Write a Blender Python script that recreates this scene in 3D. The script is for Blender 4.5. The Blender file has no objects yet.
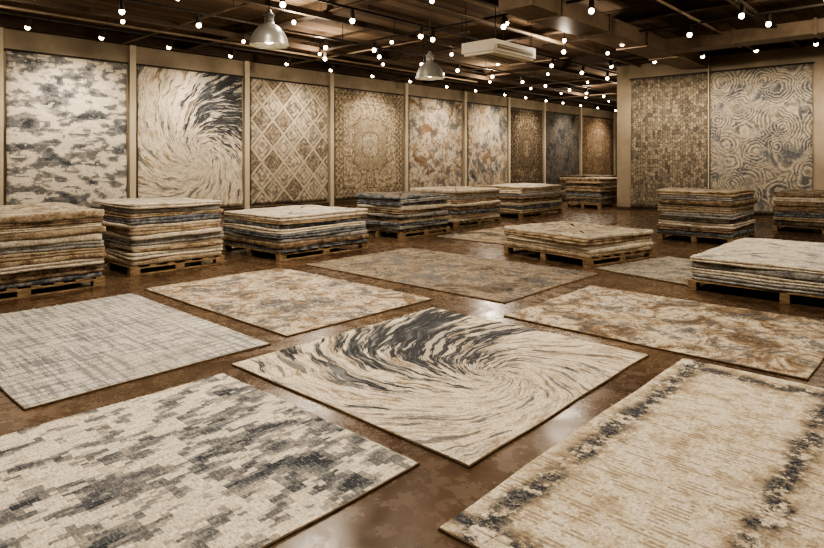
import bpy, bmesh, math, random
from math import sin, cos, pi, sqrt, atan2
from mathutils import Vector, Matrix
random.seed(7)
scn = bpy.context.scene
col = scn.collection

# ------------------------------------------------------------------ helpers
def lin(c):
    c = c/255.0
    return c/12.92 if c <= 0.04045 else ((c+0.055)/1.055)**2.4
def C(r, g, b): return (lin(r), lin(g), lin(b), 1.0)

class V:
    def __init__(s, g, k): s.g = g; s.k = k
    def __add__(s, o): return s.g.m('ADD', s, o)
    __radd__ = __add__
    def __mul__(s, o): return s.g.m('MULTIPLY', s, o)
    __rmul__ = __mul__
    def __sub__(s, o): return s.g.m('SUBTRACT', s, o)
    def __rsub__(s, o): return s.g.m('SUBTRACT', o, s)
    def __truediv__(s, o): return s.g.m('DIVIDE', s, o)

class G:
    def __init__(s, name, rough=0.95):
        s.mat = bpy.data.materials.new(name)
        s.mat.use_nodes = True
        s.nt = s.mat.node_tree
        s.b = s.nt.nodes['Principled BSDF']
        s.b.inputs['Roughness'].default_value = rough
        s.b.inputs['Specular IOR Level'].default_value = 0.2
    def put(s, inp, v):
        if isinstance(v, V): s.nt.links.new(v.k, inp)
        else: inp.default_value = v
    def m(s, op, *a, clamp=False):
        n = s.nt.nodes.new('ShaderNodeMath'); n.operation = op; n.use_clamp = clamp
        for i, x in enumerate(a): s.put(n.inputs[i], x)
        return V(s, n.outputs[0])
    def ss(s, x, a, b):
        n = s.nt.nodes.new('ShaderNodeMapRange'); n.interpolation_type = 'SMOOTHSTEP'
        s.put(n.inputs[0], x); n.inputs[1].default_value = a; n.inputs[2].default_value = b
        return V(s, n.outputs[0])
    def vec(s, x, y, z=0.0):
        n = s.nt.nodes.new('ShaderNodeCombineXYZ')
        for i, q in enumerate((x, y, z)): s.put(n.inputs[i], q)
        return V(s, n.outputs[0])
    def uv(s):
        n = s.nt.nodes.new('ShaderNodeTexCoord'); p = s.nt.nodes.new('ShaderNodeSeparateXYZ')
        s.nt.links.new(n.outputs['UV'], p.inputs[0])
        return V(s, p.outputs[0]), V(s, p.outputs[1])
    def obj(s):
        n = s.nt.nodes.new('ShaderNodeTexCoord'); p = s.nt.nodes.new('ShaderNodeSeparateXYZ')
        s.nt.links.new(n.outputs['Object'], p.inputs[0])
        return V(s, p.outputs[0]), V(s, p.outputs[1]), V(s, p.outputs[2])
    def noise(s, v, scale=1, detail=3, rough=0.55, dist=0.0):
        n = s.nt.nodes.new('ShaderNodeTexNoise')
        s.put(n.inputs['Vector'], v)
        n.inputs['Scale'].default_value = scale; n.inputs['Detail'].default_value = detail
        n.inputs['Roughness'].default_value = rough; n.inputs['Distortion'].default_value = dist
        return V(s, n.outputs[0])
    def vor(s, v, scale=1, metric='EUCLIDEAN', out='Distance'):
        n = s.nt.nodes.new('ShaderNodeTexVoronoi'); n.distance = metric
        s.put(n.inputs['Vector'], v); n.inputs['Scale'].default_value = scale
        return V(s, n.outputs[out])
    def white(s, v):
        n = s.nt.nodes.new('ShaderNodeTexWhiteNoise'); n.noise_dimensions = '3D'
        s.put(n.inputs['Vector'], v); return V(s, n.outputs[0])
    def ramp(s, f, stops, interp='LINEAR'):
        n = s.nt.nodes.new('ShaderNodeValToRGB'); n.color_ramp.interpolation = interp
        e = n.color_ramp.elements
        while len(e) < len(stops): e.new(0.5)
        for i, (p, c) in enumerate(stops): e[i].position = p; e[i].color = c
        s.put(n.inputs[0], f); return V(s, n.outputs[0])
    def mix(s, f, a, b, mode='MIX'):
        n = s.nt.nodes.new('ShaderNodeMix'); n.data_type = 'RGBA'; n.blend_type = mode
        s.put(n.inputs[0], f); s.put(n.inputs[6], a); s.put(n.inputs[7], b)
        return V(s, n.outputs[2])
    def finish(s, colr, bump=None, dist=0.004, strength=0.5):
        s.put(s.b.inputs['Base Color'], colr)
        if bump is not None:
            n = s.nt.nodes.new('ShaderNodeBump'); n.inputs['Distance'].default_value = dist
            n.inputs['Strength'].default_value = strength
            s.put(n.inputs['Height'], bump); s.nt.links.new(n.outputs[0], s.b.inputs['Normal'])
        return s.mat

def weave(g, colr, u, v, amt=0.35):
    """fine pile mottling and knots"""
    n = g.noise(g.vec(u, v, 3.3), 60, 4, 0.8)
    n2 = g.noise(g.vec(u*30.0, v*90.0, 1.0), 1, 3, 0.65)
    f = n*0.7 + n2*0.3
    lo = 1-amt*1.1; hi = 1+amt*0.25
    gray = g.ramp(f, [(0.38, (lo,lo,lo,1)), (0.60, (hi,hi,hi,1))])
    out = g.mix(1.0, colr, gray, 'MULTIPLY')
    return g.finish(out, f, 0.005, 0.5)

CREAM=C(211,201,184); IVORY=C(223,216,202); TAN=C(168,151,129); SAND=C(190,176,154)
RUST=C(138,110,88); BROWN=C(98,83,70); DKBR=C(54,47,42); GREY=C(128,129,130)
SLATE=C(64,69,78); NAVY=C(28,33,43); LGREY=C(178,177,173); BLUE=C(106,120,132)

# ------------------------------------------------------------------ rug patterns
def camo(name, seed, sx=1.0, sy=2.0, dark=0.0, sc=3.0, qs=(0.03, 0.02)):
    g = G(name); u, v = g.uv()
    n3 = g.noise(g.vec(u*1.0, v*2.0, seed+4), 38, 4, 0.8)
    jj = g.noise(g.vec(u, v, seed+2), 14, 3, .6) - 0.5
    jk = g.noise(g.vec(u, v, seed+3), 14, 3, .6) - 0.5
    qu = g.m('SNAP', u + jj*0.03, qs[0]); qv = g.m('SNAP', v + jk*0.03, qs[1])
    n1 = g.noise(g.vec(qu*sx, qv*sy, seed), sc, 2, 0.5, 0.3)
    n1b = g.noise(g.vec(qu*sx, qv*sy, seed+40), sc*2.0, 2, 0.5, 0.3)
    n2 = g.noise(g.vec(qu*sx, qv*sy, seed+9), sc*1.5, 3, 0.5, 0.3)
    f = n1*0.60 + n1b*0.38 + n3*0.02 + dark
    c = g.ramp(f, [(0.0, C(66,71,79)), (0.385, C(88,92,98)), (0.425, C(112,114,117)), (0.458, C(136,135,133)), (0.486, C(160,156,149)),
                   (0.500, C(212,204,188)), (0.56, IVORY), (0.61, C(196,188,172))], 'CONSTANT')
    c = g.mix(g.ss(n2, 0.560, 0.563)*0.75, c, C(150,147,141))
    c = g.mix(g.ss(n2, 0.605, 0.608)*0.8, c, C(98,101,106))
    c = g.mix(g.ss(1.0-n2, 0.615, 0.618)*0.8, c, C(216,208,192))
    c = g.mix(g.ss(n3, 0.54, 0.60)*0.5, c, C(84,87,93))
    c = g.mix(g.ss(1.0-n3, 0.55, 0.62)*0.4, c, IVORY)
    return weave(g, c, u, v, 0.38)

def swirl(name, cx, cy, dk, k=1.6, seed=0.0, F=2.6, flip=1.0, rot=0.0):
    g = G(name); u, v = g.uv()
    w1 = g.noise(g.vec(u, v, seed), 1.3, 3, 0.5) - 0.5
    w2 = g.noise(g.vec(u, v, seed+5), 1.3, 3, 0.5) - 0.5
    dx = u - cx + w1*0.42; dy = v - cy + w2*0.42
    r = g.m('SQRT', dx*dx + dy*dy) + 0.04
    th = g.m('ARCTAN2', dy, dx*flip)
    lr = g.m('LOGARITHM', r, math.e)
    ph = th + lr*k + rot
    vv = g.vec(g.m('COSINE', ph)*F, g.m('SINE', ph)*F, lr*0.75+seed)
    n = g.noise(vv, 1.8, 6, 0.62, 0.15)
    nf = g.noise(vv, 6.5, 6, 0.68, 0.2)
    ng = g.noise(vv, 3.0, 5, 0.6, 0.15)
    bl = g.noise(g.vec(u, v, seed+21), 4.5, 8, 0.75, 0.4)
    sp = g.noise(g.vec(u, v, seed+11), 36, 4, 0.8)
    c = g.ramp(n*0.55+nf*0.36+sp*0.09, [(0.36, C(80,81,84)), (0.41, C(130,120,106)), (0.44, C(178,162,139)), (0.46, IVORY), (0.50, CREAM),
                              (0.52, C(184,169,148)), (0.54, C(140,137,133)), (0.56, IVORY), (0.60, CREAM), (0.68, C(112,115,119))])
    c = g.mix(g.ss(bl, 0.46, 0.60)*0.45, c, C(210,198,176))
    c = g.mix(g.ss(1.0-bl, 0.53, 0.60)*0.45, c, C(162,142,117))
    ex = u-dk[0]; ey = v-dk[1]
    d = g.m('SQRT', ex*ex*dk[3] + ey*ey)
    reg = 1.0 - g.ss(d, dk[2]*0.1, dk[2]*1.7)
    nn = n*0.45 + ng*0.38 + nf*0.17
    dm = g.ss(nn + reg*0.165, 0.570, 0.598)
    dcol = g.ramp(nf*0.6+ng*0.4, [(0.42, C(96,102,109)), (0.47, C(62,68,77)), (0.51, C(34,39,49)), (0.55, C(58,64,73)), (0.60, C(122,125,128))])
    c = g.mix(dm*0.95, c, dcol)
    wl = g.ss(g.noise(vv, 4.6, 5, 0.6, 0.15), 0.545, 0.575)
    c = g.mix(dm*wl*0.85, c, C(188,182,169))
    st = g.ss(g.noise(vv, 3.3, 6, 0.62, 0.15), 0.575, 0.60)
    c = g.mix(st*(1.0-dm)*0.75, c, C(90,93,98))
    c = g.mix(g.ss(sp, 0.55, 0.63)*0.5, c, C(108,100,91))
    return weave(g, c, u, v, 0.36)

def abstract(name, pal, seed, sx=1.0, sy=1.0, scale=1.6, spots=None, dist=0.6, grey=0.8):
    g = G(name); u, v = g.uv()
    n = g.noise(g.vec(u*sx, v*sy, seed), scale*1.4, 10, 0.74, dist)
    n2 = g.noise(g.vec(u*sx, v*sy, seed+7), scale*2.8, 9, 0.8, dist)
    n3 = g.noise(g.vec(u, v, seed+3), 26, 5, 0.85)
    n4 = g.noise(g.vec(u*sx, v*sy, seed+17), scale*2.2, 9, 0.78, dist)
    k = len(pal); lo, hi = 0.41, 0.59
    st = [(lo+(hi-lo)*i/(k-1), p) for i, p in enumerate(pal)]
    c = g.ramp(n*0.70+n3*0.30, st)
    if spots is not None:
        c = g.mix(g.ss(n2, 0.52, 0.555)*0.75, c, spots)
    c = g.mix(g.ss(n4, 0.52, 0.56)*grey, c, C(96,97,100))
    c = g.mix(g.ss(n3, 0.535, 0.61)*0.65, c, C(66,60,55))
    c = g.mix(g.ss(1.0-n3, 0.55, 0.62)*0.5, c, CREAM)
    return weave(g, c, u, v, 0.4)

def plaid(name, seed=0.0):
    g = G(name); u, v = g.uv()
    a = g.noise(g.vec(u*28.0, v*1.8, seed), 1, 6, 0.74)
    b = g.noise(g.vec(u*1.8, v*28.0, seed+3), 1, 6, 0.74)
    br = g.noise(g.vec(u, v, seed+8), 4, 6, 0.75)
    ba = g.m('SINE', u*62.0)*0.05; bb = g.m('SINE', v*66.0)*0.05
    fa = g.ss(a + ba + (br-0.5)*0.35, 0.47, 0.59); fb = g.ss(b + bb + (br-0.5)*0.35, 0.47, 0.59)
    la = 1.0 - g.ss(g.m('PINGPONG', u + (a-0.5)*0.03, 0.05), 0.002, 0.010)
    lb = 1.0 - g.ss(g.m('PINGPONG', v + (b-0.5)*0.03, 0.047), 0.002, 0.010)
    c = g.mix(fa*0.62, C(208,203,193), C(106,111,117))
    c = g.mix(fb*0.62, c, C(102,108,115))
    c = g.mix(g.m('MAXIMUM', la*g.ss(b, 0.48, 0.58), lb*g.ss(a, 0.48, 0.58))*0.65, c, C(62,69,80))
    c = g.mix(g.ss(g.noise(g.vec(u, v, seed+2), 1.4, 4, 0.6), 0.48, 0.66)*0.3, c, C(158,151,138))
    return weave(g, c, u, v, 0.42)

def cream_border(name, w, h, ulines, vlines, seed=0.0):
    g = G(name); u, v = g.uv()
    wn = (g.noise(g.vec(u, v, seed), 4, 6, 0.75) - 0.5)*0.28
    dl = None
    for x in ulines:
        d = g.m('ABSOLUTE', u - x + wn); dl = d if dl is None else g.m('MINIMUM', dl, d)
    for y in vlines:
        dl = g.m('MINIMUM', dl, g.m('ABSOLUTE', v - y + wn))
    n = g.noise(g.vec(u, v, seed+4), 6, 8, 0.8)
    nb = g.noise(g.vec(u, v, seed+14), 3.0, 4, 0.6)
    n2 = g.noise(g.vec(u*1.0, v*1.0, seed+1), 5.0, 8, 0.8, 0.3)
    n3 = g.noise(g.vec(u*1.4, g.m('SNAP', v, 0.03)*3.0, seed+6), 4.5, 3, 0.6)
    n5 = g.noise(g.vec(u, v, seed+16), 32, 4, 0.8)
    c = g.ramp(n2, [(0.40, C(176,162,141)), (0.46, C(200,187,165)), (0.50, C(210,201,181)), (0.57, IVORY), (0.62, SAND)])
    c = g.mix(g.ss(n3, 0.53, 0.55)*g.ss(g.m('SINE', v*209.4), -0.2, 0.3)*0.7, c, C(144,130,110))
    c = g.mix(g.ss(n5, 0.54, 0.63)*0.55, c, C(146,132,113))
    c = g.mix((1.0-g.ss(dl, 0.05, 0.16))*g.ss(n, 0.44, 0.50)*0.65, c, C(140,123,102))
    c = g.mix((1.0-g.ss(dl, 0.02, 0.10))*g.ss(n, 0.455, 0.49)*g.ss(nb, 0.34, 0.46)*0.95, c, g.mix(g.ss(n5, 0.48, 0.55), C(50,57,70), C(112,112,110)))
    return weave(g, c, u, v, 0.38)

def lattice(name, p, seed=0.0):
    g = G(name); u, v = g.uv()
    n = g.noise(g.vec(u, v, seed), 9, 7, 0.8)
    n4 = g.noise(g.vec(u, v, seed+6), 2.6, 7, 0.75)
    uu = u/p + (n-0.5)*0.03; vv = v/(p*1.1) + (n-0.5)*0.03
    a = uu + vv; b = uu - vv
    cell = g.white(g.vec(g.m('FLOOR', a), g.m('FLOOR', b), seed))
    fa = g.m('ABSOLUTE', g.m('FRACT', a) - 0.5); fb = g.m('ABSOLUTE', g.m('FRACT', b) - 0.5)
    d = g.m('MAXIMUM', fa, fb)
    sub = g.white(g.vec(g.m('FLOOR', a*6.0), g.m('FLOOR', b*6.0), seed+1))
    base = g.ramp(cell*0.7+sub*0.3, [(0.1, C(134,121,104)), (0.3, C(108,103,97)), (0.5, C(190,178,157)), (0.7, C(118,116,114)), (0.9, SAND)])
    ring = g.m('PINGPONG', d, 0.10)
    c = g.mix((1.0-g.ss(ring, 0.010, 0.030))*0.75, base, C(78,71,64))
    c = g.mix(g.ss(d, 0.44, 0.45)*0.9, c, C(198,188,168))
    c = g.mix(g.ss(d, 0.485, 0.49)*0.7, c, C(94,86,77))
    c = g.mix(g.ss(n, 0.51, 0.57)*0.45, c, C(190,179,159))
    c = g.mix(g.ss(1.0-n, 0.54, 0.60)*0.35, c, C(96,89,81))
    c = g.mix(g.ss(n4, 0.53, 0.61)*0.3, c, C(170,158,140))
    return weave(g, c, u, v, 0.4)

def medallion(name, w, h, pal, seed=0.0, distress=0.6):
    g = G(name); u, v = g.uv()
    n = g.noise(g.vec(u, v, seed), 9, 8, 0.8)
    nb = g.noise(g.vec(u, v, seed+2), 2.2, 8, 0.75)
    x = g.m('ABSOLUTE', u - w/2); y = g.m('ABSOLUTE', v - h/2)
    ys = y*(w/h)
    # mirrored arabesque noise gives the symmetric floral ornament
    fl = g.noise(g.vec(x, ys, seed+5), 5.5, 4, 0.6, 1.2)
    fl2 = g.noise(g.vec(x, ys, seed+6), 11, 4, 0.6, 1.0)
    flo = g.m('ABSOLUTE', fl - 0.5)*6.0
    r = g.m('SQRT', x*x + ys*ys)
    th = g.m('ARCTAN2', ys, x)
    lobes = r*(1.0 + g.m('COSINE', th*16.0)*0.05 + g.m('COSINE', th*4.0)*0.10) + (n-0.5)*0.04
    f = 0.50 + (g.m('MINIMUM', flo, 1.0)-0.5)*0.10 + (fl2-0.5)*0.35 + (n-0.5)*0.35
    c = g.ramp(f, [(0.40, pal[0]), (0.47, pal[1]), (0.53, pal[2]), (0.60, pal[3])])
    core = 1.0-g.ss(lobes, w*0.255, w*0.262)
    c = g.mix(core*0.7, c, g.ramp(f, [(0.44, pal[2]), (0.5, pal[0]), (0.56, pal[1])]))
    core2 = 1.0-g.ss(lobes, w*0.12, w*0.126)
    c = g.mix(core2*0.6, c, g.ramp(f, [(0.44, pal[0]), (0.52, pal[3])]))
    rl = g.m('MINIMUM', g.m('ABSOLUTE', lobes - w*0.26), g.m('ABSOLUTE', lobes - w*0.125))
    c = g.mix((1.0-g.ss(rl, 0.010, 0.03))*0.8, c, pal[0])
    corner = g.ss(lobes, w*0.50, w*0.51)
    c = g.mix(corner*0.45, c, pal[0])
    e = g.m('MINIMUM', w/2 - x, h/2 - y)
    band = (1.0-g.ss(e, w*0.10, w*0.105))
    bp = g.m('SINE', u*30.0)*g.m('SINE', v*30.0)*0.07 + n*0.6 + fl2*0.4
    c = g.mix(band*0.8, c, g.ramp(bp, [(0.42, pal[0]), (0.5, pal[1]), (0.58, pal[2])]))
    line = 1.0-g.ss(g.m('ABSOLUTE', g.m('ABSOLUTE', e - w*0.08)- w*0.028), 0.010, 0.022)
    c = g.mix(line*0.7, c, pal[0])
    c = g.mix(g.ss(nb*0.5+n*0.5, 0.51, 0.57)*distress, c, pal[3])
    return weave(g, c, u, v, 0.4)

def glyphs(name, seed=0.0):
    g = G(name); u, v = g.uv()
    w1 = g.noise(g.vec(u, v, seed+1), 9, 3, 0.6)-0.5; w2 = g.noise(g.vec(u, v, seed+2), 9, 3, 0.6)-0.5
    a = (u+w1*0.10)/0.075; b = (v+w2*0.10)/0.13
    b = b + g.white(g.vec(g.m('FLOOR', a), 0.0, seed))*0.9
    c1 = g.white(g.vec(g.m('FLOOR', a), g.m('FLOOR', b), seed))
    fa = g.m('ABSOLUTE', g.m('FRACT', a)-0.5); fb = g.m('ABSOLUTE', g.m('FRACT', b)-0.5)
    n6 = g.noise(g.vec(u, v, seed), 26, 5, 0.8)
    d = g.m('MAXIMUM', fa, fb) + (n6-0.5)*1.9
    n = g.noise(g.vec(u, v, seed+3), 4, 7, 0.8)
    base = g.ramp(c1, [(0.0, C(164,153,134)), (0.35, C(112,104,94)), (0.6, C(176,164,144)), (0.85, C(86,83,80)), (1, C(134,124,108))])
    c = g.mix(g.ss(d, 0.30, 0.42)*0.85, base, C(62,56,51))
    c = g.mix((1.0-g.ss(d, 0.05, 0.16))*0.7, c, C(70,64,60))
    c = g.mix(g.ss(n, 0.50, 0.58)*0.35, c, C(138,129,113))
    c = g.mix(g.ss(n6, 0.54, 0.60)*0.5, c, C(184,173,153))
    return weave(g, c, u, v, 0.4)

def rings(name, seed=0.0):
    g = G(name); u, v = g.uv()
    w1 = g.noise(g.vec(u, v, seed), 3.5, 3, 0.5); w2 = g.noise(g.vec(u, v, seed+8), 3.5, 3, 0.5)
    p = g.vec(u + w1*0.22, v + w2*0.22, seed)
    d = g.vor(p, 1.6)
    n2 = g.noise(g.vec(u, v, seed+5), 14, 6, 0.8)
    f = g.m('SINE', d*54.0 + n2*4.0)*0.5+0.5
    n = g.noise(g.vec(u, v, seed+3), 1.7, 8, 0.72, 0.6)
    vis = g.ss(g.noise(g.vec(u, v, seed+31), 2.2, 3, 0.5), 0.34, 0.50)
    base = g.ramp(n, [(0.40, C(94,96,100)), (0.47, C(128,126,122)), (0.51, C(168,158,142)), (0.58, C(130,125,117))])
    c = g.mix(g.ss(f, 0.55, 0.8)*0.5*vis, base, C(76,74,73))
    c = g.mix((1.0-g.ss(f, 0.1, 0.35))*0.55*vis, c, C(190,180,162))
    c = g.mix(g.ss(n2, 0.52, 0.58)*0.4, c, C(90,90,91))
    c = g.mix(g.ss(1.0-n2, 0.54, 0.60)*0.4, c, C(176,166,149))
    return weave(g, c, u, v, 0.4)

# ------------------------------------------------------------------ room materials
def mat_floor():
    g = G('polished_concrete', 0.36); x, y, z = g.obj()
    n = g.noise(g.vec(x, y, 0.0), 0.7, 7, 0.62, 0.3)
    n2 = g.noise(g.vec(x, y, 4.0), 5, 7, 0.72)
    c = g.ramp(n*0.6+n2*0.4, [(0.38, C(66,52,41)), (0.46, C(82,66,52)), (0.54, C(94,77,61)), (0.62, C(114,95,77))])
    g.put(g.b.inputs['Roughness'], g.ss(n2, 0.35, 0.65)*0.14+0.19)
    g.b.inputs['Specular IOR Level'].default_value = 0.55
    return g.finish(c)
def mat_wall():
    g = G('plaster_greige'); x, y, z = g.obj()
    n = g.noise(g.vec(x, y, z), 1.2, 6, 0.6); n2 = g.noise(g.vec(x, y, z), 25, 3, 0.6)
    return g.finish(g.ramp(n, [(0.35, C(132,121,106)), (0.65, C(154,143,126))]), n2, 0.004, 0.3)
def mat_ceiling():
    g = G('dark_plank_ceiling'); x, y, z = g.obj()
    st = g.m('FLOOR', x/0.35)
    w = g.white(g.vec(st, g.m('FLOOR', y/4.0), 0.0))
    n = g.noise(g.vec(x*6.0, y*0.5, 0.0), 1.5, 5, 0.7)
    c = g.ramp(w*0.5+n*0.5, [(0.2, C(82,68,56)), (0.55, C(108,91,76)), (0.8, C(134,115,97))])
    gap = 1.0-g.ss(g.m('PINGPONG', x, 0.175), 0.0, 0.014)
    return g.finish(g.mix(gap, c, C(22,18,15)), n, 0.004, 0.4)
def solid(name, c, rough=0.5, metal=0.0, var=0.12, scale=6):
    g = G(name, rough); x, y, z = g.obj()
    n = g.noise(g.vec(x, y, z), scale, 4, 0.6)
    d = tuple(q*(1-var) for q in c[:3])+(1,); l = tuple(min(1, q*(1+var)) for q in c[:3])+(1,)
    g.b.inputs['Metallic'].default_value = metal
    return g.finish(g.ramp(n, [(0.35, d), (0.65, l)]))
def emis(name, c, s):
    m = bpy.data.materials.new(name); m.use_nodes = True
    b = m.node_tree.nodes['Principled BSDF']
    b.inputs['Emission Color'].default_value = c; b.inputs['Emission Strength'].default_value = s
    m.cycles.emission_sampling = 'NONE'
    return m
M_FLOOR = mat_floor(); M_WALL = mat_wall(); M_CEIL = mat_ceiling()
M_BEAM = solid('dark_steel', C(78,65,54), 0.6); M_PIL = solid('pilaster_paint', C(178,168,150), 0.8, 0, 0.06, 2)
M_BLACK = solid('black_metal', C(48,42,37), 0.45); M_DUCT = solid('duct_metal', C(126,112,96), 0.5, 0.2)
M_BULB = emis('lamp_glow', (1.0, 0.80, 0.52, 1), 15.0)
M_DOME = solid('enamel_dome', C(150,150,146), 0.35, 0.3, 0.05); M_WHITE = solid('ac_plastic', C(214,208,194), 0.5, 0, 0.03)
M_TRIM = solid('baseboard_paint', C(78,66,54), 0.6)
M_BIND = solid('rug_binding', C(110,95,77), 0.9, 0, 0.25, 20)
def mat_wood():
    g = G('pallet_wood', 0.8); x, y, z = g.obj()
    n = g.noise(g.vec(x*3.0, y*3.0, z*14.0), 3, 5, 0.65)
    return g.finish(g.ramp(n, [(0.35, C(108,92,72)), (0.5, C(144,124,98)), (0.65, C(168,148,120))]), n, 0.003, 0.4)
M_WOOD = mat_wood()
def edge_mat(name, a, b, c, seed):
    g = G(name); x, y, z = g.obj()
    n = g.noise(g.vec(x*1.0, y*1.0, z*1.5 + seed), 7, 9, 0.82)
    f = g.noise(g.vec(x, y, z*2.0 + seed), 45, 5, 0.8)
    cc = g.ramp(n, [(0.40, a), (0.48, b), (0.57, c)])
    gray = g.ramp(f, [(0.39, (0.55,0.55,0.55,1)), (0.59, (1.14,1.14,1.14,1))])
    return g.finish(g.mix(1.0, cc, gray, 'MULTIPLY'), f, 0.010, 0.8)
EDGES = [edge_mat('edge_cream', C(176,163,143), CREAM, IVORY, 1), edge_mat('edge_tan', C(130,115,96), C(172,155,133), SAND, 2),
         edge_mat('edge_brown', C(90,77,65), C(128,111,94), TAN, 3), edge_mat('edge_grey', C(110,111,113), C(160,158,154), LGREY, 4),
         edge_mat('edge_slate', C(72,79,91), C(104,111,120), C(160,159,156), 5), edge_mat('edge_ivory', C(182,171,153), C(210,202,186), IVORY, 6),
         edge_mat('edge_dark', C(66,61,58), C(96,89,83), C(136,126,112), 7), edge_mat('edge_rust', C(118,99,81), C(156,137,114), C(196,181,158), 8)]

# ------------------------------------------------------------------ mesh builders
def mk(name, verts, faces, mats, midx=None, uvs=None, smooth=False, parent=None, loc=(0,0,0), rotz=0.0):
    me = bpy.data.meshes.new(name); me.from_pydata([tuple(v) for v in verts], [], faces)
    for m in mats: me.materials.append(m)
    if midx: me.polygons.foreach_set('material_index', midx)
    if uvs is not None:
        l = me.uv_layers.new(name='UVMap')
        for lp in me.loops: l.data[lp.index].uv = uvs[lp.vertex_index]
    if smooth: me.polygons.foreach_set('use_smooth', [True]*len(me.polygons))
    me.update()
    o = bpy.data.objects.new(name, me); col.objects.link(o); o.location = loc; o.rotation_euler[2] = rotz
    if parent: o.parent = parent
    return o
def empty(name, loc=(0,0,0), rotz=0.0):
    o = bpy.data.objects.new(name, None); o.empty_display_size = 0.2; col.objects.link(o)
    o.location = loc; o.rotation_euler[2] = rotz; return o

class B:
    """accumulates boxes / lathed parts into one mesh"""
    def __init__(s): s.v=[]; s.f=[]; s.m=[]
    def box(s, x0,x1,y0,y1,z0,z1, m=0):
        b=len(s.v)
        s.v += [(x0,y0,z0),(x1,y0,z0),(x1,y1,z0),(x0,y1,z0),(x0,y0,z1),(x1,y0,z1),(x1,y1,z1),(x0,y1,z1)]
        for q in [(0,3,2,1),(4,5,6,7),(0,1,5,4),(1,2,6,5),(2,3,7,6),(3,0,4,7)]:
            s.f.append(tuple(b+i for i in q)); s.m.append(m)
    def lathe(s, p0, d, prof, m=0, n=16, cap0=True, cap1=True, mcap1=None):
        d = Vector(d).normalized(); up = Vector((0,0,1)) if abs(d.z) < 0.9 else Vector((1,0,0))
        a = d.cross(up).normalized(); c = d.cross(a); p0 = Vector(p0); b=len(s.v)
        for t, r in prof:
            for i in range(n):
                th = 2*pi*i/n; s.v.append(tuple(p0 + d*t + (a*cos(th)+c*sin(th))*r))
        for k in range(len(prof)-1):
            for i in range(n):
                j=(i+1)%n; s.f.append((b+k*n+i, b+k*n+j, b+(k+1)*n+j, b+(k+1)*n+i)); s.m.append(m)
        if cap0: s.f.append(tuple(b+i for i in reversed(range(n)))); s.m.append(m)
        if cap1:
            k=(len(prof)-1)*n; s.f.append(tuple(b+k+i for i in range(n))); s.m.append(m if mcap1 is None else mcap1)
    def make(s, name, mats, **k): return mk(name, s.v, s.f, mats, s.m, **k)

def boxobj(name, x0,x1,y0,y1,z0,z1, mat):
    cx,cy,cz=(x0+x1)/2,(y0+y1)/2,(z0+z1)/2
    b=B(); b.box(x0-cx,x1-cx,y0-cy,y1-cy,z0-cz,z1-cz); return b.make(name,[mat],loc=(cx,cy,cz))

# ------------------------------------------------------------------ room shell
XL=-16.2; YB=18.74; XP=-8.31; YF=39.0; XR=9.0; Y0=-7.0; H=4.62; HC=4.95
boxobj('floor', XL-.3, XR+.3, Y0-.3, YF+.3, -0.2, 0.0, M_FLOOR)
boxobj('ceiling', XL-.3, XR+.3, Y0-.3, YF+.3, HC, HC+.2, M_CEIL)
boxobj('wall_left', XL-.3, XL, Y0, YF, 0, HC, M_WALL)
boxobj('wall_far', XL, XR, YF, YF+.3, 0, HC, M_WALL)
boxobj('wall_right', XR, XR+.3, Y0, YF, 0, HC, M_WALL)
boxobj('wall_front', XL, XR, Y0-.3, Y0, 0, HC, M_WALL)
boxobj('wall_back', XP, XR, YB, YB+.4, 0, HC, M_WALL)
boxobj('wall_side', XP, XP+.4, YB+.4, YF, 0, HC, M_WALL)
boxobj('trim_1', XL, XL+.22, Y0, YF, H, HC, M_BEAM)
boxobj('trim_2', XP-.1, XR, YB-.2, YB, H, HC, M_BEAM)
boxobj('baseboard_left', XL, XL+.03, Y0, YF, 0, .14, M_TRIM)
boxobj('baseboard_back', XP, XR, YB-.03, YB, 0, .10, M_TRIM)

LW=[(3.78,6.45),(6.75,9.86),(10.17,13.19),(13.51,16.92),(17.3,20.66),(21.1,24.15),(24.45,27.4),(27.8,31.4),(31.85,35.9)]
pil=B()
edges_=[3.63]+[(LW[i][1]+LW[i+1][0])/2 for i in range(len(LW)-1)]+[36.1]
for yy in edges_+[0.3,-3.2]:
    pil.box(XL, XL+.10, yy-.08, yy+.08, 0, H)
pil.make('trim_3',[M_PIL])

def hanging_rug(name, w, h, mat, axis, at, start, z0, thick=.025):
    nx, nz = 30, 36; vs=[]; uv=[]; fs=[]
    ph=random.random()*6
    for side in (0,1):
        for j in range(nz+1):
            for i in range(nx+1):
                a=i/nx*w; z=j/nz*h
                fall=(1-j/nz)
                dd=.03*(.4+fall)*(.5+.5*sin(a*2.3+ph))*fall + (.0 if side==0 else thick)+.02
                ed=.008*sin(z*5+ph)*(1 if i in(0,nx) else 0)
                if axis=='L': p=(dd, a+ed, z)
                else: p=(a+ed, -dd, z)
                vs.append(p); uv.append((a,z))
    S=(nx+1)*(nz+1)
    for j in range(nz):
        for i in range(nx):
            q=j*(nx+1)+i
            fs += [(q+S,q+1+S,q+nx+2+S,q+nx+1+S),(q,q+nx+1,q+nx+2,q+1)]
    def strip(ids):
        for a,b in zip(ids,ids[1:]): fs.append((a,b,b+S,a+S))
    strip(list(range(nx+1))); strip([nz*(nx+1)+i for i in range(nx+1)][::-1])
    strip([j*(nx+1) for j in range(nz+1)][::-1]); strip([j*(nx+1)+nx for j in range(nz+1)])
    loc=(at,start,z0) if axis=='L' else (start,at,z0)
    e=empty(name,loc)
    mk('rug_cloth',vs,fs,[mat],uvs=uv,smooth=True,parent=e)
    b=B()
    if axis=='L': b.box(0,.07,-.04,w+.04,h-.01,h+.035)
    else: b.box(-.04,w+.04,-.07,0,h-.01,h+.035)
    b.make('hanging_rail',[M_BLACK],parent=e)
    return e

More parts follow.
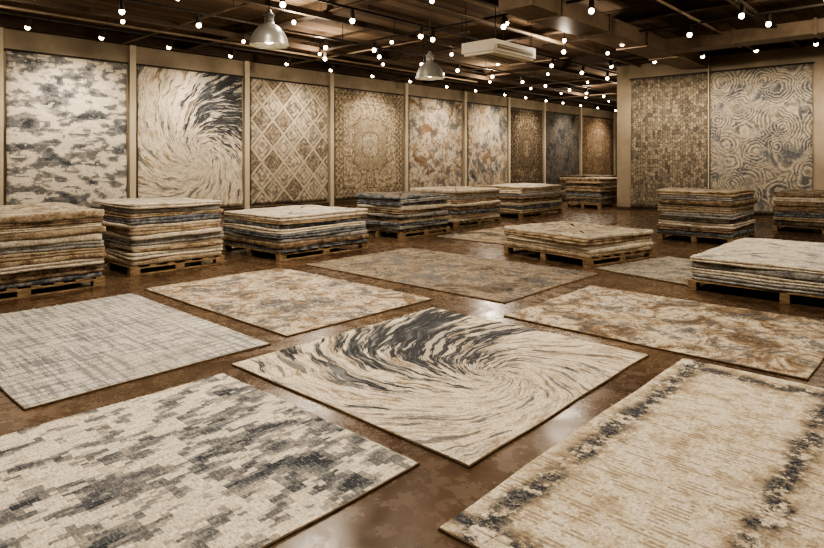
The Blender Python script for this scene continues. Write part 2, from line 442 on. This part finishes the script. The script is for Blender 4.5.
PALD=[C(56,49,44),C(90,80,69),C(128,115,98),C(160,147,128)]
lmats=[camo('wr_camo',2.0,0.8,1.7,.004,2.0,(0.045,0.035)),
       swirl('wr_swirl',1.75,1.6,(2.5,3.1,1.3,1.0),k=1.1,seed=3.0,F=2.4),
       lattice('wr_lattice',.80,1.0),
       medallion('wr_med',3.4,3.9,[C(94,85,74),C(138,126,109),C(176,163,143),C(194,184,166)],2.0,.35),
       abstract('wr_abs',[C(104,88,72),C(148,128,106),CREAM,C(166,158,145),GREY],4.0,1,1,1.0,C(138,111,87)),
       abstract('wr_abs2',[SLATE,GREY,CREAM,TAN,C(140,119,97)],8.0,1,.8,.9,C(158,138,113)),
       medallion('wr_med2',2.95,3.9,PALD,5.0,.25),
       abstract('wr_abs3',[C(44,45,49),C(74,73,72),C(120,111,98),SLATE],12.0,1,1,1.4,C(62,65,71)),
       medallion('wr_med3',4.05,3.9,[C(80,64,52),C(118,98,80),C(152,134,112),C(174,160,138)],7.0,.4)]
for (a,b),m in zip(LW,lmats):
    hanging_rug('hanging_rug', b-a, 3.9, m, 'L', XL, a, .22)
hanging_rug('hanging_rug', 2.27, 4.02, glyphs('wr_glyph',3.0), 'R', YB, -7.82, .12)
hanging_rug('hanging_rug', 2.5, 4.02, rings('wr_rings',3.0), 'R', YB, -5.48, .12)
pb=B(); pb.box(-5.53,-5.50,YB-.10,YB,.1,H); pb.make('trim_4',[M_PIL])

# ------------------------------------------------------------------ floor rugs
def floor_rug(name, w, l, mat, loc, rotz=0.0, t=.014):
    n=48; vs=[]; uv=[]; fs=[]; ph=[random.random()*6 for _ in range(4)]
    for side,zz,ins in ((0,0.0,0.0),(1,t*.6,-.002),(2,t,.004)):
        for j in range(n+1):
            for i in range(n+1):
                x=i/n*w; y=j/n*l
                x2=x+(.007*sin(y*2.1+ph[0])+.003*sin(y*7+ph[1]))*(1 if i in(0,n) else 0)
                y2=y+(.007*sin(x*1.9+ph[2])+.003*sin(x*6+ph[3]))*(1 if j in(0,n) else 0)
                if i==0: x2+=ins
                if i==n: x2-=ins
                if j==0: y2+=ins
                if j==n: y2-=ins
                z=zz+(.002*sin(x*4+ph[1])*sin(y*3.4+ph[2]) if side==2 else 0)
                vs.append((x2,y2,z+.001)); uv.append((x,y))
    S=(n+1)**2
    midx=[]
    for j in range(n):
        for i in range(n):
            q=j*(n+1)+i
            fs.append((q+2*S,q+1+2*S,q+n+2+2*S,q+n+1+2*S)); midx.append(0)
    def strip(ids):
        for k in (0,1):
            for a,b in zip(ids,ids[1:]): fs.append((a+k*S,b+k*S,b+(k+1)*S,a+(k+1)*S)); midx.append(1)
    strip(list(range(n+1))); strip([n*(n+1)+i for i in range(n+1)][::-1])
    strip([j*(n+1) for j in range(n+1)][::-1]); strip([j*(n+1)+n for j in range(n+1)])
    fs.append((0,n*(n+1),n*(n+1)+n,n)); midx.append(1)
    return mk(name,vs,fs,[mat,M_BIND],midx,uvs=uv,loc=loc,rotz=rotz)
def fr(name,x0,x1,y0,y1,mat): return floor_rug(name,x1-x0,y1-y0,mat,(x0,y0,0))
fr('floor_rug',-4.21,-1.90,2.48,4.90, swirl('fr_swirl',1.65,1.22,(.60,1.45,1.0,1.0),k=1.25,seed=1.0,F=2.4,rot=1.0))
fr('floor_rug',-4.07,-2.11,-.6,2.33, camo('fr_camo',6.0,1.8,0.9,0.006,3.6,(0.022,0.04)))
fr('floor_rug',-1.68,-.25,1.98,5.0, cream_border('fr_cream',1.43,3.02,[.15,1.03],[2.85,.12],2.0))
fr('floor_rug',-7.3,-4.42,1.13,2.98, plaid('fr_plaid',1.0))
fr('floor_rug',-7.45,-4.5,3.2,5.2, abstract('fr_abs1',[C(96,81,67),C(142,123,102),CREAM,C(178,164,144),C(134,133,131),C(90,92,96)],15.0,1,1,1.5,C(132,111,90)))
fr('floor_rug',-7.4,-3.78,5.6,7.95, abstract('fr_abs2',[C(60,54,50),C(98,88,77),C(158,146,129),C(124,113,99),C(80,79,78)],21.0,1,1,1.3,C(108,96,83)))
fr('floor_rug',-3.48,-.85,5.13,7.1, abstract('fr_abs3',[C(80,68,57),C(128,109,89),C(192,179,157),CREAM,C(138,136,132)],27.0,1.2,1.0,1.5,C(118,98,79)))
fr('floor_rug',-8.1,-6.45,9.5,12.2, abstract('fr_abs5',[DKBR,C(110,97,82),SAND,TAN,BROWN],35.0,1,1,1.2,C(130,113,93)))

# ------------------------------------------------------------------ rug stacks
def pallet(parent,w,l,h=.13):
    b=B(); n=max(5,int(l/.22))
    bw=.11
    for i in range(n):
        y=-l/2+(l-bw)*i/(n-1); b.box(-w/2,w/2,y,y+bw,h-.022,h)
    for sx in (-w/2,-.05,w/2-.1):
        b.box(sx,sx+.1,-l/2,l/2,h-.044,h-.0225)
        b.box(sx,sx+.1,-l/2,l/2,0,.02)
        for sy in (-l/2,-.07,l/2-.14):
            b.box(sx,sx+.1,sy,sy+.14,.0205,h-.0445)
    o=b.make('pallet',[M_WOOD],parent=parent)
    md=o.modifiers.new('bev','BEVEL'); md.width=.003; md.segments=1
    return o
def stack(x0,x1,y0,y1,top,n,seed,topmat=None,rotz=0.0,order=None,messy=1.0):
    rnd=random.Random(seed)
    w=x1-x0; l=y1-y0
    e=empty('rug_stack',((x0+x1)/2,(y0+y1)/2,0),rotz)
    ph=.13; pallet(e,w-.02,l-.02,ph)
    mats=list(EDGES)+([topmat] if topmat else [])
    hw,hl,r=w/2,l/2,.07
    def perim(hw,hl):
        P=[]
        N=22
        for (cx,cy,a0) in ((hw-r,hl-r,0),(-hw+r,hl-r,90),(-hw+r,-hl+r,180),(hw-r,-hl+r,270)):
            for k in range(5):
                a=math.radians(a0+k*22.5); P.append((cx+r*cos(a),cy+r*sin(a),cos(a),sin(a)))
            a=math.radians(a0+90)
            ex,ey={0:(-hw+r,hl),90:(-hw,-hl+r),180:(hw-r,-hl),270:(hw,hl-r)}[a0]
            sx,sy=P[-1][0],P[-1][1]
            for k in range(1,N): P.append((sx+(ex-sx)*k/N, sy+(ey-sy)*k/N, cos(a), sin(a)))
        return P
    th=[rnd.uniform(.75,1.3) for _ in range(n)]; s=sum(th); th=[t*(top-ph)/s for t in th]
    zb=[ph]
    for t in th: zb.append(zb[-1]+t)
    wob=[(0,0,0,0)]+[(rnd.uniform(0,6),rnd.uniform(0,6),rnd.uniform(1.5,3.5),rnd.uniform(1.5,3.5)) for _ in range(n)]
    def zz(k,x,y):
        if k==0: return zb[0]
        a=wob[k]; t=min(th[k-1],th[min(k,n-1)])
        return zb[k]+t*.14*messy*(sin(x*a[2]+a[0])+sin(y*a[3]+a[1]))*.8 + t*.04*sin((x+y)*9+a[0])
    vs=[];fs=[];mi=[];uv=[]
    prev=None
    for k in range(n):
        ox,oy=rnd.uniform(-.02,.02)*messy,rnd.uniform(-.02,.02)*messy
        sw,sl=rnd.uniform(-.03,.01),rnd.uniform(-.03,.01)
        P=perim(hw+sw,hl+sl); m=len(P)
        f1,f2,p1,p2=rnd.uniform(2,4),rnd.uniform(7,13),rnd.uniform(0,6),rnd.uniform(0,6)
        t=th[k]
        fold = rnd.random()<.6
        if fold: prof=[(.5,0,1),(.10,0,0),(t*.20,.01,0),(t*.05,.10,0),(0,.25,0),(t*.06,.42,0),(t*.22,.5,0),(t*.08,.58,0),(.004,.75,0),(t*.06,.91,0),(t*.20,.99,0),(.14,1.0,0),(.5,1.0,1)]
        else: prof=[(.5,0,1),(.10,0,0),(t*.20,.01,0),(t*.06,.10,0),(0,.34,0),(0,.66,0),(t*.06,.90,0),(t*.20,.99,0),(.14,1.0,0),(.5,1.0,1)]
        c=rnd.choice(range(len(EDGES))) if order is None else order[k%len(order)]
        if c==prev: c=(c+3)%len(EDGES)
        prev=c
        base=len(vs)
        for (ins,zf,mode) in prof:
            for (x,y,nx,ny) in P:
                o=.012*messy*(sin((x-y)*f1+p1))+.005*sin((x+y)*f2+p2)
                if mode: X,Y=x*.5+ox,y*.5+oy
                else: X=x+nx*(o-ins)+ox; Y=y+ny*(o-ins)+oy
                a,b_=zz(k,X,Y),zz(k+1,X,Y)
                z=a+(b_-a)*zf
                vs.append((X,Y,z)); uv.append((X+hw,Y+hl))
        for q in range(len(prof)-1):
            topf = prof[q][1]>=.99
            for i in range(m):
                j=(i+1)%m
                fs.append((base+q*m+i,base+q*m+j,base+(q+1)*m+j,base+(q+1)*m+i))
                mi.append(len(EDGES) if (topmat and k==n-1 and topf) else c)
        q=(len(prof)-1)*m; cz=zz(k+1,ox,oy)
        vs.append((ox,oy,cz)); uv.append((hw+ox,hl+oy)); ci=len(vs)-1
        for i in range(m):
            fs.append((base+q+i,base+q+(i+1)%m,ci)); mi.append(len(EDGES) if (topmat and k==n-1) else c)
        cz0=zz(k,ox,oy); vs.append((ox,oy,cz0)); uv.append((hw+ox,hl+oy)); ci=len(vs)-1
        for i in range(m):
            fs.append((base+(i+1)%m,base+i,ci)); mi.append(c)
    mk('rugs',vs,fs,mats,mi,uvs=uv,smooth=True,parent=e)
    return e
T1=abstract('top_tan',[C(130,112,92),TAN,CREAM,SAND,C(112,108,102)],41.0,1,1,2.2,C(128,111,92),grey=.6)
T2=abstract('top_cream',[C(176,165,147),CREAM,IVORY,LGREY,GREY],44.0,1,1,1.6,SAND,grey=.35)
T3=abstract('top_dark',[C(54,58,66),C(90,90,90),TAN,C(82,81,80)],47.0,1,1,2.4,SLATE)
T4=abstract('top_grey',[GREY,LGREY,IVORY,CREAM,C(170,163,148)],49.0,1,1,2.4,C(200,195,184),grey=.4)
stack(-9.85,-8.0,1.15,2.95,.97,11,1,T1,order=[4,2,5,7,1,3,5,1,0,2,1])
stack(-9.95,-8.4,3.4,4.84,.98,12,2,T2,order=[1,5,7,0,3,5,1,0,4,7,3,0])
stack(-9.7,-7.93,5.5,7.42,.71,8,3,T2,order=[4,2,3,4,0,4,1,0])
stack(-9.8,-8.4,8.75,10.35,.86,11,4,T3,order=[6,3,4,1,6,3,2,5,4,3,4],messy=1.5)
stack(-10.4,-8.85,11.1,13.0,.88,9,5,T1,order=[5,1,4,2,0,7,3,1,0])
stack(-10.6,-8.9,14.0,16.3,.86,8,6,T2,order=[1,4,0,7,2,3,0,1])
stack(-11.8,-10.2,21.3,23.0,1.0,9,7,T3,order=[6,2,1,6,4,2,6,1,6])
stack(-10.1,-8.8,18.6,20.6,.98,10,8,T1,order=[2,6,1,4,6,7,2,6,1,2])
N=Vector((-4.12,8.29)); a12=math.radians(-12)
d1=Vector((-cos(a12),-sin(a12))); d2=Vector((-sin(a12),cos(a12)))
cc=N+d1*.9+d2*.86
stack(cc.x-.9,cc.x+.9,cc.y-.86,cc.y+.86,.45,5,9,T1,rotz=a12,order=[1,5,0,7,0])
q=N+Vector((.10,.0)); floor_rug('floor_rug',1.6,1.9,abstract('fr_abs4',[C(112,103,92),C(158,148,133),C(184,175,158),GREY,SAND],31.0,1,1,1.8,C(132,126,117)),(q.x,q.y,0),a12)
stack(-2.54,-.45,7.72,10.25,.42,4,10,T4,order=[3,5,3,0])
stack(-4.61,-3.19,12.27,13.9,1.0,10,11,T1,order=[4,2,0,6,3,1,0,2,3,1])
stack(-3.25,-1.25,15.5,17.2,.88,8,12,T1,order=[6,1,4,2,1,7,0,2])

# ------------------------------------------------------------------ ceiling fittings
bm=B()
for yy in (-2,3,8,13,18,23,28,33):
    bm.box(XL+.23,XR-.01,yy-.09,yy+.09,HC-.03,HC); bm.box(XL+.23,XR-.01,yy-.02,yy+.02,HC-.26,HC-.03); bm.box(XL+.23,XR-.01,yy-.09,yy+.09,HC-.29,HC-.26)
bm.make('ceiling_beams',[M_BEAM])
bm=B()
for xx in (-12.9,-9.8,-6.6,-3.2,0.2):
    bm.box(xx-.05,xx+.05,Y0+.01,YB-.21 if xx>XP else YF-.01,HC-.42,HC-.30)
bm.make('ceiling_joists',[M_BEAM])
bm=B()
for xx,zz_,rr in ((-13.6,4.55,.03),(-7.4,4.5,.045),(-4.2,4.56,.03)):
    bm.lathe((xx,Y0+.02,zz_),(0,1,0),[(0,rr),(25.3,rr)],n=10)
for yy in (6.3,11.2,16.0,21,26):
    bm.lathe((XL+.25,yy,4.60),(1,0,0),[(0,.025),(7.4,.025)],n=8)
bm.make('ceiling_conduits',[M_DUCT])
bm=B()
bm.box(-6.2,-5.5,9.0,18.5,4.28,4.62)
for yy in range(10,18,2): bm.box(-6.23,-5.47,yy,yy+.06,4.25,4.65)
bm.box(-5.5,1.0,15.2,15.8,4.30,4.60)
for xx in (-4,-2.4,-.8): bm.box(xx,xx+.06,15.17,15.83,4.27,4.63)
bm.make('ceiling_duct',[M_DUCT])

WARM=(1,.865,.69)
def spot_lamp(parent,loc,target,watt,size=math.radians(80),rad=.08,blend=1.0,colr=WARM):
    l=bpy.data.lights.new('lamp','SPOT'); l.energy=watt; l.spot_size=size; l.spot_blend=blend
    l.shadow_soft_size=rad; l.color=colr
    o=bpy.data.objects.new('lamp',l); col.objects.link(o); o.location=loc
    o.rotation_euler=(Vector(target)-Vector(loc)).to_track_quat('-Z','Y').to_euler(); o.parent=parent
def fill_lamp(parent,loc,watt,rad=.06,colr=WARM):
    l=bpy.data.lights.new('lamp','POINT'); l.energy=watt; l.shadow_soft_size=rad; l.color=colr
    o=bpy.data.objects.new('lamp',l); col.objects.link(o); o.location=loc; o.parent=parent
TZ=4.38
BULB=[(0,.028),(.010,.038),(.030,.047),(.052,.049),(.074,.041),(.090,.024),(.096,.006)]
def track(p0,p1,pts):
    e=empty('ceiling_track_spotlights')
    b=B()
    ax=(Vector(p1)-Vector(p0)); L=ax.length; ax.normalize()
    w=.02
    if abs(ax.y)>.5: b.box(p0[0]-w,p0[0]+w,p0[1],p1[1],TZ+.14,TZ+.18)
    else: b.box(p0[0],p1[0],p0[1]-w,p0[1]+w,TZ+.14,TZ+.18)
    k=0
    while k*3<L:
        q=Vector(p0)+ax*min(k*3+.2,L-.1); b.lathe((q.x,q.y,TZ+.17),(0,0,1),[(0,.008),(HC-TZ-.17,.008)],n=6); k+=1
    for (pos,tgt,watt,size) in pts:
        p=Vector((pos[0],pos[1],TZ)); d=(Vector(tgt)-p).normalized()
        b.lathe((p.x,p.y,TZ),(0,0,1),[(0,.012),(.15,.012)],n=6)
        b.lathe(p-d*.13,d,[(0,.028),(.01,.04),(.05,.045),(.15,.050),(.17,.052),(.17,.044),(.15,.04)],n=14,m=0)
        b.lathe(p+d*.035,d,BULB,n=14,m=1)
        if watt: spot_lamp(e,p+d*.16,tgt,watt,size)
    b.make('track_and_heads',[M_BLACK,M_BULB],parent=e)
rd=random.Random(3)
pts=[]
for (a,b) in LW:
    m=(a+b)/2
    pts.append(((-14.1,m),(XL,m,2.3),350,math.radians(92)))
    pts.append(((-14.1,a-.1),(XL,a-.1,2.0),65,math.radians(105)))
for y in (2.2,.8,-1.2): pts.append(((-14.1,y),(XL,y,1.9),110,math.radians(100)))
track((-14.1,-4,0),(-14.1,37,0),pts)
def row(x,y0,y1,step,every,watt,size=140,tilt=1.0):
    pts=[];y=y0;k=0
    while y<=y1:
        on=(k%every==0)
        pts.append(((x,y),(x+rd.uniform(-tilt,tilt),y+rd.uniform(-tilt,tilt),0),watt if on else 0,math.radians(size))); y+=step*rd.uniform(.85,1.15); k+=1
    track((x,y0-1,0),(x,y1+1,0),pts)
row(-11.3,1.5,36,1.6,3,230,120)
row(-8.75,3.0,36,1.8,3,230,120)
row(-5.6,1.0,8.5,2.4,1,215,125)
row(-3.1,1.2,14.5,2.2,2,240,125)
row(-.4,1.0,14.0,2.4,2,240,125)
def rowx(y,x0,x1,step,tgty,watt,tz):
    pts=[];x=x0
    while x<=x1: pts.append(((x,y),(x,tgty,tz),watt,math.radians(95))); x+=step
    track((x0-.6,y,0),(x1+.6,y,0),pts)
rowx(16.7,-7.6,4,1.25,YB,180,2.2)
rowx(13.6,-7.4,3,1.5,12.9,0,0)
rowx(10.2,-12.6,2,1.9,9.9,0,0)

# string bulbs added to carry point lamps that brighten room and ceiling (one object)
e=empty('ceiling_fill_bulbs'); b=B(); k=0
for xx in (-12.5,-10.0,-6.9,-1.8,1.4):
    ymax = 34 if xx<XP else 17
    y=2.0+rd.random()
    b.lathe((xx,-1,4.66),(0,1,0),[(0,.007),(ymax+1,.007)],n=6)
    while y<ymax:
        b.lathe((xx,y,4.66),(0,0,-1),[(0,.007),(.20,.007)],n=6)
        b.lathe((xx,y,4.48),(0,0,-1),[(0,.02),(.06,.024)],n=10)
        b.lathe((xx,y,4.425),(0,0,-1),[(q[0]*.8,q[1]*.8) for q in BULB],n=12,m=1)
        if k%3==0: fill_lamp(e,(xx,y,4.24),115)
        k+=1; y+=2.5*rd.uniform(.85,1.15)
b.make('cord_and_bulbs',[M_BLACK,M_BULB],parent=e)

# pendants
def pendant(x,y,zb,D=.52,watt=90):
    e=empty('pendant_lamp',(x,y,zb)); b=B(); r=D/2
    prof=[(0,r),(.015,r*1.0),(.03,r*.97),(.09,r*.93),(.16,r*.82),(.22,r*.66),(.27,r*.46),(.295,r*.30),(.31,r*.25),(.40,r*.23),(.405,r*.28),(.42,r*.28),(.43,r*.18),(.47,r*.12),(.49,.02)]
    b.lathe((0,0,0),(0,0,1),prof,n=40,cap0=False)
    inner=[(0.003,r*.98),(.09,r*.90),(.16,r*.79),(.22,r*.63),(.27,r*.4)]
    b.lathe((0,0,0),(0,0,1),inner,n=40,cap0=False,m=0)
    b.lathe((0,0,.48),(0,0,1),[(0,.008),(HC-zb-.48,.008)],n=8,m=1)
    b.lathe((0,0,HC-zb-.04),(0,0,1),[(0,.06),(.04,.06)],n=16,m=1)
    b.lathe((0,0,.03),(0,0,1),[(0,.02),(.02,.06),(.06,.075),(.10,.06),(.16,.03)],n=16,m=2)
    b.make('shade',[M_DOME,M_BLACK,M_BULB],parent=e,smooth=True)
    spot_lamp(e,(0,0,.01),(0,0,-3),watt,math.radians(140),.1)
pendant(-6.83,4.58,3.12); pendant(-7.03,8.07,3.05)

# ceiling AC unit
ex,ey,ez=-7.45,10.85,3.93
e=empty('air_conditioner',(ex,ey,ez)); b=B()
w,l,h=.42,.80,.14
b.box(-w,w,-l,l,-h+.05,h)
b.box(-w+.04,w-.04,-l+.04,l-.04,-h,-h+.05)
b.box(-w+.25,w-.25,-l+.15,l-.15,-h-.012,-h,1)
for k in range(9): b.box(-w+.26,w-.26,-l+.2+k*.15,-l+.215+k*.15,-h-.02,-h-.012,0)
b.box(w,w+.012,-l+.12,l-.12,-.04,.05,1); b.box(w+.012,w+.02,-l+.12,l-.12,0,.012,0)
for sx in (-.38,.38):
    for sy in (-.7,.7): b.lathe((sx,sy,h),(0,0,1),[(0,.01),(HC-ez-h,.01)],n=6,m=2)
o=b.make('casing',[M_WHITE,M_DUCT,M_BLACK],parent=e)
md=o.modifiers.new('bev','BEVEL'); md.width=.012; md.segments=2

# ------------------------------------------------------------------ world, camera, colour
w=bpy.data.worlds.new('world'); scn.world=w; w.use_nodes=True
w.node_tree.nodes['Background'].inputs[0].default_value=(.9,.8,.7,1); w.node_tree.nodes['Background'].inputs[1].default_value=.1
cam=bpy.data.cameras.new('camera'); co=bpy.data.objects.new('camera',cam); col.objects.link(co)
cam.sensor_width=36; cam.lens=600/824*36; cam.shift_y=-(274-160)/824.0; cam.clip_end=200
co.location=(0,0,1.6); co.rotation_euler=(math.radians(90),0,math.atan2(.679,.734))
scn.camera=co
scn.view_settings.view_transform='AgX'
scn.view_settings.look='AgX - High Contrast'
scn.view_settings.exposure=0.25
